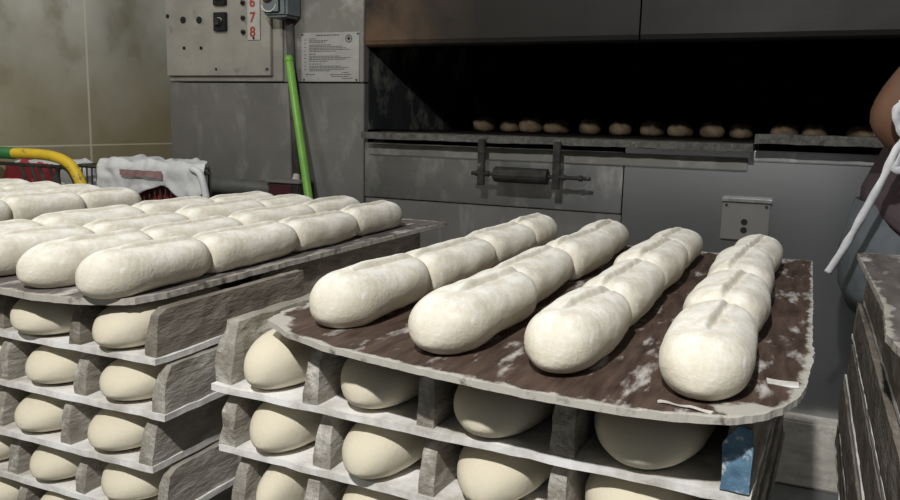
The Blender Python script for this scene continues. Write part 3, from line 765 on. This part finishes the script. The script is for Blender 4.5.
# contents
def pillow(x0, x1, y0, y1, z0, z1, seed, nx=26, ny=14, ex=.62):
    bm = bmesh.new(); bmesh.ops.create_uvsphere(bm, u_segments=48, v_segments=26, radius=1)
    for v in bm.verts:
        for a in range(3): v.co[a] = math.copysign(abs(v.co[a]) ** ex, v.co[a])
        n = noise.noise(v.co * 2.4 + Vector((seed, 0, 0))) + .5 * noise.noise(v.co * 5.5 + Vector((0, seed, 0)))
        k = 1 - .5 * .12 + .10 * n
        v.co = Vector(((x0 + x1) / 2 + v.co.x * k * (x1 - x0) / 2, (y0 + y1) / 2 + v.co.y * k * (y1 - y0) / 2, (z0 + z1) / 2 + v.co.z * k * (z1 - z0) / 2))
    return bm
t = thing('grocery_bag', 'red and white plastic bag behind the cart bars at left edge', 'bag', (-2.18, 1.85, bz0 + .006))
obj('body', pillow(-.222, .145, -.062, .062, .01, Z0 - .150 - bz0, 3.0, ex=.36), 'bag', t, smooth=True)
obj('red_panel', pillow(-.225, .04, -.069, .0, .06, Z0 - .160 - bz0, 3.0, ex=.36), 'red', t, smooth=True)['label'] = 'red printed panel'
tag(obj('crumpled_bag', pillow(-1.985, -1.86, 1.772, 1.915, bz0 + .006, Z0 - .156, 11.0), 'bag', smooth=True), 'crumpled white plastic bag in the cart beside the yellow handle', 'bag')
# flour sack laid over the basket rim
def drape():
    bm = bmesh.new(); nx, ny = 60, 40; G = []
    for i in range(nx + 1):
        u = i / nx; x = -1.905 + .395 * u; col_ = []
        hk = [(0, .07), (.12, .105), (.3, .095), (.5, .062), (.62, .048), (.70, .055), (.8, .085), (.92, .095), (1, .06)]
        for (ua, ha), (ub, hb_) in zip(hk, hk[1:]):
            if ua <= u <= ub: hang = ha + (hb_ - ha) * (u - ua) / (ub - ua); break
        for j in range(ny + 1):
            w_ = j / ny
            s = w_ * (hang + .13)
            if s < hang: y, z = by0 - .014, -(hang - s)
            else: y, z = by0 - .010 + (s - hang), .0
            xv = x - max(0, y - by0) * .88 * u
            k = noise.noise(Vector((x * 14, y * 10 + z * 12, 4))) * .013 + noise.noise(Vector((x * 34, y * 24 + z * 30, 8))) * .006
            top = .014 + (.010 if s >= hang else 0)
            col_.append(bm.verts.new((xv, y - abs(k) * (1.2 if s < hang else 0), Z0 - .164 + top + z + (k + .008 if s >= hang else 0))))
        G.append(col_)
    for i in range(nx):
        for j in range(ny): bm.faces.new((G[i][j], G[i + 1][j], G[i + 1][j + 1], G[i][j + 1]))
    return bm
sk = thing('flour_sack', 'white woven flour sack draped over the cart basket', 'sack', (-1.76, 1.74, Z0 - .15))
o = obj('cloth', drape(), 'bag', sk, smooth=True); o.data.transform(Matrix.Translation((1.76, -1.74, -(Z0 - .15))))
md = o.modifiers.new('thick', 'SOLIDIFY'); md.thickness = .003
o = obj('print_band', densebox(-1.80, -1.645, by0 - .033, by0 - .030, Z0 - .176, Z0 - .158, 20, 1, 3, .002, 5, 30), 'sack_print', sk); o.data.transform(Matrix.Translation((1.76, -1.74, -(Z0 - .15)))); o['label'] = 'faded reddish printed band'
o = obj('hanging_corner', T(curve_pts([(-1.545, by0 - .022, Z0 - .146), (-1.515, by0 - .026, Z0 - .156), (-1.50, by0 - .028, Z0 - .185), (-1.490, by0 - .026, Z0 - .235)], 5), [.010] * 15 + [.006], 8), 'bag', sk, smooth=True)
o.data.transform(Matrix.Translation((1.76, -1.74, -(Z0 - .15))))
tag(obj('red_carton', B(-1.82, -1.69, 1.77, 1.89, bz0 + .005, Z0 - .19, bev=.004), 'red'), 'dull red carton inside the wire basket under the sack', 'carton')

# ------------------------------------------------------------------ baker at the oven (leaning to the right, back of the elbow towards us)
ps = thing('person', 'person in dark mauve shirt and white apron strings leaning toward the oven', 'person', (.22, 1.95, 0))
def pl_(x, y, z): return Vector((x - .22, y - 1.95, z))
bm = bmesh.new(); sl = bm.verts.layers.skin.verify()
J = {}
def jv(n, p, r):
    v = bm.verts.new(pl_(*p)); v[sl].radius = r if isinstance(r, tuple) else (r, r); J[n] = v
def je(*ns):
    for a, c in zip(ns, ns[1:]): bm.edges.new((J[a], J[c]))
jv('pelvis', (.225, 1.95, .90), (.115, .135)); J['pelvis'][sl].use_root = True
jv('waist', (.285, 1.95, 1.08), (.105, .125)); jv('chest', (.37, 1.95, 1.28), (.115, .145)); jv('neckb', (.50, 1.95, 1.42), (.062, .062)); jv('neck', (.535, 1.95, 1.48), (.052, .052)); jv('headb', (.58, 1.95, 1.55), (.06, .06))
je('pelvis', 'waist', 'chest', 'neckb', 'neck', 'headb')
for s, sy in (('n', -1), ('f', 1)):
    jv('sh' + s, (.40 if s == 'n' else .43, 1.95 + sy * .165, 1.375), .058)
    if s == 'n':
        jv('um' + s, (.225, 1.765, 1.295), .062); jv('el' + s, (.124, 1.775, 1.170), .054); jv('fm' + s, (.265, 1.80, 1.090), .048); jv('wr' + s, (.40, 1.83, 1.06), .026); jv('ha' + s, (.455, 1.845, 1.055), (.020, .034))
    else:
        jv('um' + s, (.50, 2.13, 1.22), .044); jv('el' + s, (.56, 2.135, 1.10), .037); jv('fm' + s, (.66, 2.12, 1.11), .036); jv('wr' + s, (.765, 2.10, 1.13), .026); jv('ha' + s, (.82, 2.095, 1.135), (.020, .034))
    je('chest', 'sh' + s, 'um' + s, 'el' + s, 'fm' + s, 'wr' + s, 'ha' + s)
    hd_ = J['ha' + s].co; wd = (J['ha' + s].co - J['wr' + s].co).normalized()
    side = Vector((0, 0, 1)).cross(wd).normalized()
    jv('hip' + s, (.225, 1.95 + sy * .095, .84), .092); jv('kn' + s, (.275, 1.95 + sy * .105, .47), .058); jv('ca' + s, (.255, 1.95 + sy * .105, .33), .056); jv('an' + s, (.225, 1.95 + sy * .105, .09), .038); jv('to' + s, (.36, 1.95 + sy * .115, .04), (.036, .032))
    je('pelvis', 'hip' + s, 'kn' + s, 'ca' + s, 'an' + s, 'to' + s)
body = obj('body', bm, None, ps); body.data.materials.append(M['skin'])
body.modifiers.new('skin', 'SKIN').use_smooth_shade = True
ss = body.modifiers.new('sub', 'SUBSURF'); ss.levels = 2; ss.render_levels = 2
# hands: five fingers each, curled, as separate chains merged into one mesh
def hand(base, fwd, out_, name):
    fwd = fwd.normalized(); up = out_.cross(fwd).normalized(); out_ = fwd.cross(up).normalized()
    bm = bmesh.new()
    for k, (o_, L_) in enumerate(((-.030, .068), (-.010, .080), (.010, .075), (.028, .058))):
        p0 = base + out_ * o_ * .8 + fwd * .012
        p1 = base + out_ * o_ + fwd * .042; p2 = p1 + fwd * L_ * .45 - up * .012; p3 = p2 + fwd * L_ * .22 - up * L_ * .28; p4 = p3 - up * L_ * .26 + fwd * .002
        tube(bm, [p0, p1, p2, p3, p4, p4 - up * .004], [.0095, .0095, .0088, .0082, .0072, .003], 10)
    p0 = base - out_ * .022 - fwd * .015; p1 = p0 - out_ * .022 + fwd * .022 - up * .010; p2 = p1 + fwd * .026 - up * .012 + out_ * .004; p3 = p2 + fwd * .018 - up * .006 + out_ * .006
    tube(bm, [p0, p1, p2, p3, p3 + fwd * .004], [.012, .0115, .010, .008, .003], 10)
    return obj(name, bm, 'skin', ps, smooth=True)
hand(pl_(.455, 1.845, 1.055), Vector((.055, .015, -.005)), Vector((0, 1, 0)), 'fingers')
hand(pl_(.82, 2.095, 1.135), Vector((.055, -.005, .005)), Vector((0, 1, 0)), 'fingers')
# head
bm = bmesh.new(); bmesh.ops.create_uvsphere(bm, u_segments=40, v_segments=30, radius=1)
for v in bm.verts:
    x, y, z = v.co          # x forward
    w_ = .074 * (1 - .22 * max(0, -z) ** 1.5); d = .096
    X, Y, Zz = x * d, y * w_, z * .118
    if z < -.2 and x > 0: X += .012 * math.exp(-((z + .75) / .3) ** 2)           # chin
    X += .024 * math.exp(-((z + .10) / .16) ** 2 - (y / .16) ** 2) * (x > 0) * max(0, min(1, (.14 - z) * 4))      # nose
    X -= .009 * math.exp(-((z - .08) / .10) ** 2 - ((abs(y) - .38) / .18) ** 2) * (x > 0)     # eye sockets
    X += .005 * math.exp(-((z + .42) / .07) ** 2 - (y / .28) ** 2) * (x > 0)     # lips
    v.co = Vector((X, Y, Zz))
rot = Matrix.Rotation(.35, 4, 'Y')
for v in bm.verts: v.co = rot @ v.co + pl_(.625, 1.95, 1.615)
head = obj('head', bm, 'skin', ps, smooth=True)
hm = lambda p: rot @ Vector(p) + pl_(.625, 1.95, 1.615)
for s in (-1, 1):
    bm = bmesh.new(); bmesh.ops.create_uvsphere(bm, u_segments=12, v_segments=8, radius=.011)
    for v in bm.verts: v.co = v.co + hm((.078, s * .030, .010))
    obj('eye', bm, 'eye', head, smooth=True)
    bm = bmesh.new(); bmesh.ops.create_uvsphere(bm, u_segments=16, v_segments=10, radius=1)
    for v in bm.verts: v.co = rot @ Vector((v.co.x * .018 - .008, v.co.y * .010 + s * .076, v.co.z * .032 - .004)) + pl_(.625, 1.95, 1.615)
    obj('ear', bm, 'skin', head, smooth=True)
bm = bmesh.new(); tube(bm, [hm((.094 - abs(k) * .0018 * abs(k), k * .006, -.052)) for k in range(-4, 5)], .003, 6)
obj('mouth', bm, mat('lips', (0.22, .09, .07), .5), head)
bm = bmesh.new(); bmesh.ops.create_uvsphere(bm, u_segments=40, v_segments=30, radius=1)
for f in [f for f in bm.faces if (f.calc_center_median().z < .35 + .5 * max(0, f.calc_center_median().x) and f.calc_center_median().x > -.1) or f.calc_center_median().z < -.35]: bm.faces.remove(f)
for v in [v for v in bm.verts if not v.link_faces]: bm.verts.remove(v)
for v in bm.verts:
    k = 1.07 + .03 * noise.noise(v.co * 9)
    v.co = rot @ Vector((v.co.x * .096 * k, v.co.y * .075 * k, v.co.z * .118 * k)) + pl_(.625, 1.95, 1.615)
o = obj('hair', bm, 'hair', head, smooth=True); o.modifiers.new('t', 'SOLIDIFY').thickness = .008

# clothes
def ring(c, rx_, ry_, tilt, n=40, seed=0, amp=.006):
    R = Matrix.Rotation(tilt, 3, 'Y'); out = []
    for k in range(n):
        a = 2 * PI * k / n
        q = 1 + amp / rx_ * noise.noise(Vector((math.cos(a) * 2 + seed, math.sin(a) * 2, c[2] * 9)))
        out.append(pl_(*c) + R @ Vector((math.cos(a) * rx_ * q, math.sin(a) * ry_ * q, 0)))
    return out
bm = loft([ring((.245, 1.95, .900), .166, .198, .62), ring((.245, 1.95, .910), .170, .200, .62), ring((.248, 1.95, .945), .166, .198, .55), ring((.262, 1.95, 1.01), .150, .188, .45), ring((.285, 1.95, 1.09), .138, .178, .40, amp=.012),
           ring((.33, 1.95, 1.18), .138, .185, .5), ring((.395, 1.95, 1.275), .138, .196, .58), ring((.445, 1.95, 1.345), .118, .188, .62), ring((.475, 1.95, 1.39), .085, .12, .6), ring((.495, 1.95, 1.42), .066, .076, .5)], caps=False)
sh = obj('shirt', bm, 'shirt', ps, smooth=True); sh.modifiers.new('t', 'SOLIDIFY').thickness = .004
for sy, p0, p1 in ((-1, (.42, 1.805, 1.375), (.30, 1.77, 1.345)), (1, (.43, 2.095, 1.34), (.485, 2.135, 1.25))):
    bm = bmesh.new(); tube(bm, [pl_(*p0), pl_(*p0).lerp(pl_(*p1), .5), pl_(*p1)], [.085, .075, .072], 24, caps=False)
    o = obj('sleeve', bm, 'shirt', sh, smooth=True); o.modifiers.new('t', 'SOLIDIFY').thickness = .004
rings_ = []
bm = loft([ring((.232, 1.95, .99), .135, .165, .12), ring((.225, 1.95, .90), .150, .185, 0), ring((.225, 1.95, .82), .145, .19, 0), ring((.228, 1.95, .77), .125, .185, 0)], caps=False)
tr = obj('trousers', bm, 'trousers', ps, smooth=True); tr.modifiers.new('t', 'SOLIDIFY').thickness = .004
for sy in (-1, 1):
    bm = bmesh.new(); yy = 1.95 + sy * .10
    tube(bm, [pl_(.225, yy, .84), pl_(.24, yy, .70), pl_(.265, yy, .48), pl_(.25, yy, .30), pl_(.228, yy, .10)], [.108, .102, .086, .080, .078], 28, caps=False)
    o = obj('trouser_leg', bm, 'trousers', tr, smooth=True); o.modifiers.new('t', 'SOLIDIFY').thickness = .004
    bm = pillow(-.12, .16, -.05, .05, 0, .085, 2.0 + sy)
    o = obj('shoe', bm, 'shoe', ps, smooth=True, loc=pl_(.30, yy + sy * .006, .001))
# apron: bib + skirt in front, strings tied at the back
def patch(rows):
    bm = bmesh.new(); G = [[bm.verts.new(p) for p in r] for r in rows]
    for a, c in zip(G, G[1:]):
        for k in range(len(a) - 1): bm.faces.new((a[k], a[k + 1], c[k + 1], c[k]))
    return bm
def arc(c, rx_, ry_, tilt, a0, a1, n=16):
    R = Matrix.Rotation(tilt, 3, 'Y')
    return [pl_(*c) + R @ Vector((math.cos(a0 + (a1 - a0) * k / n) * rx_, math.sin(a0 + (a1 - a0) * k / n) * ry_, 0)) for k in range(n + 1)]
ap_ = obj('apron', patch([arc((.245, 1.95, .55), .20, .24, 0, -1.2, 1.2), arc((.240, 1.95, .80), .190, .215, .1, -1.3, 1.3), arc((.255, 1.95, 1.00), .165, .20, .25, -1.4, 1.4), arc((.285, 1.95, 1.09), .150, .19, .40, -1.3, 1.3),
                      arc((.395, 1.95, 1.275), .150, .20, .58, -.7, .7), arc((.44, 1.95, 1.34), .13, .2, .62, -.5, .5)]), 'apron_cloth', ps, smooth=True)
ap_.modifiers.new('t', 'SOLIDIFY').thickness = .003
def ribbon(ctrl, w_, name, twist=3.0, k=8, parent=ap_):
    pts = curve_pts(ctrl, k); bm = bmesh.new(); rows = []
    for i, p in enumerate(pts):
        d = (pts[min(i + 1, len(pts) - 1)] - pts[max(i - 1, 0)]).normalized()
        s = d.cross(Vector((.3, -1, .2))).normalized(); u = d.cross(s)
        a = .18 * math.sin(i * twist * .22)
        q = s * math.cos(a) + u * math.sin(a); ww = w_ * (1 + .10 * math.sin(i * 1.1))
        rows.append([p - q * ww, p - u * .003, p + q * ww])
    o = obj(name, patch(rows), 'apron_cloth', parent, smooth=True); m_ = o.modifiers.new('t', 'SOLIDIFY'); m_.thickness = .005; m_.offset = 0
    return o
kx, ky, kz = .158, 1.715, Z0 - .005
ribbon([pl_(kx, ky, kz - .01), pl_(.143, 1.69, Z0 - .035), pl_(.128, 1.69, Z0 - .085), pl_(.098, 1.70, Z0 - .165), pl_(.075, 1.71, Z0 - .225), pl_(.052, 1.715, Z0 - .275)], .0068, 'apron_string')
ribbon([pl_(kx + .01, ky, kz - .015), pl_(.148, 1.70, kz + .012), pl_(.138, 1.69, kz + .040), pl_(.147, 1.69, kz + .058)], .008, 'apron_string')
ribbon([pl_(kx + .02, ky, kz), pl_(.150, 1.695, kz - .035), pl_(.144, 1.69, kz - .06), pl_(.172, 1.70, kz - .055), pl_(kx + .03, ky, kz - .01)], .009, 'apron_bow')
ribbon([pl_(.125, 1.87, kz - .005), pl_(.14, 1.80, kz - .004), pl_(.165, 1.74, kz - .003), pl_(kx + .02, ky, kz), pl_(.25, 1.735, kz - .004), pl_(.36, 1.76, kz - .02)], .010, 'apron_string')
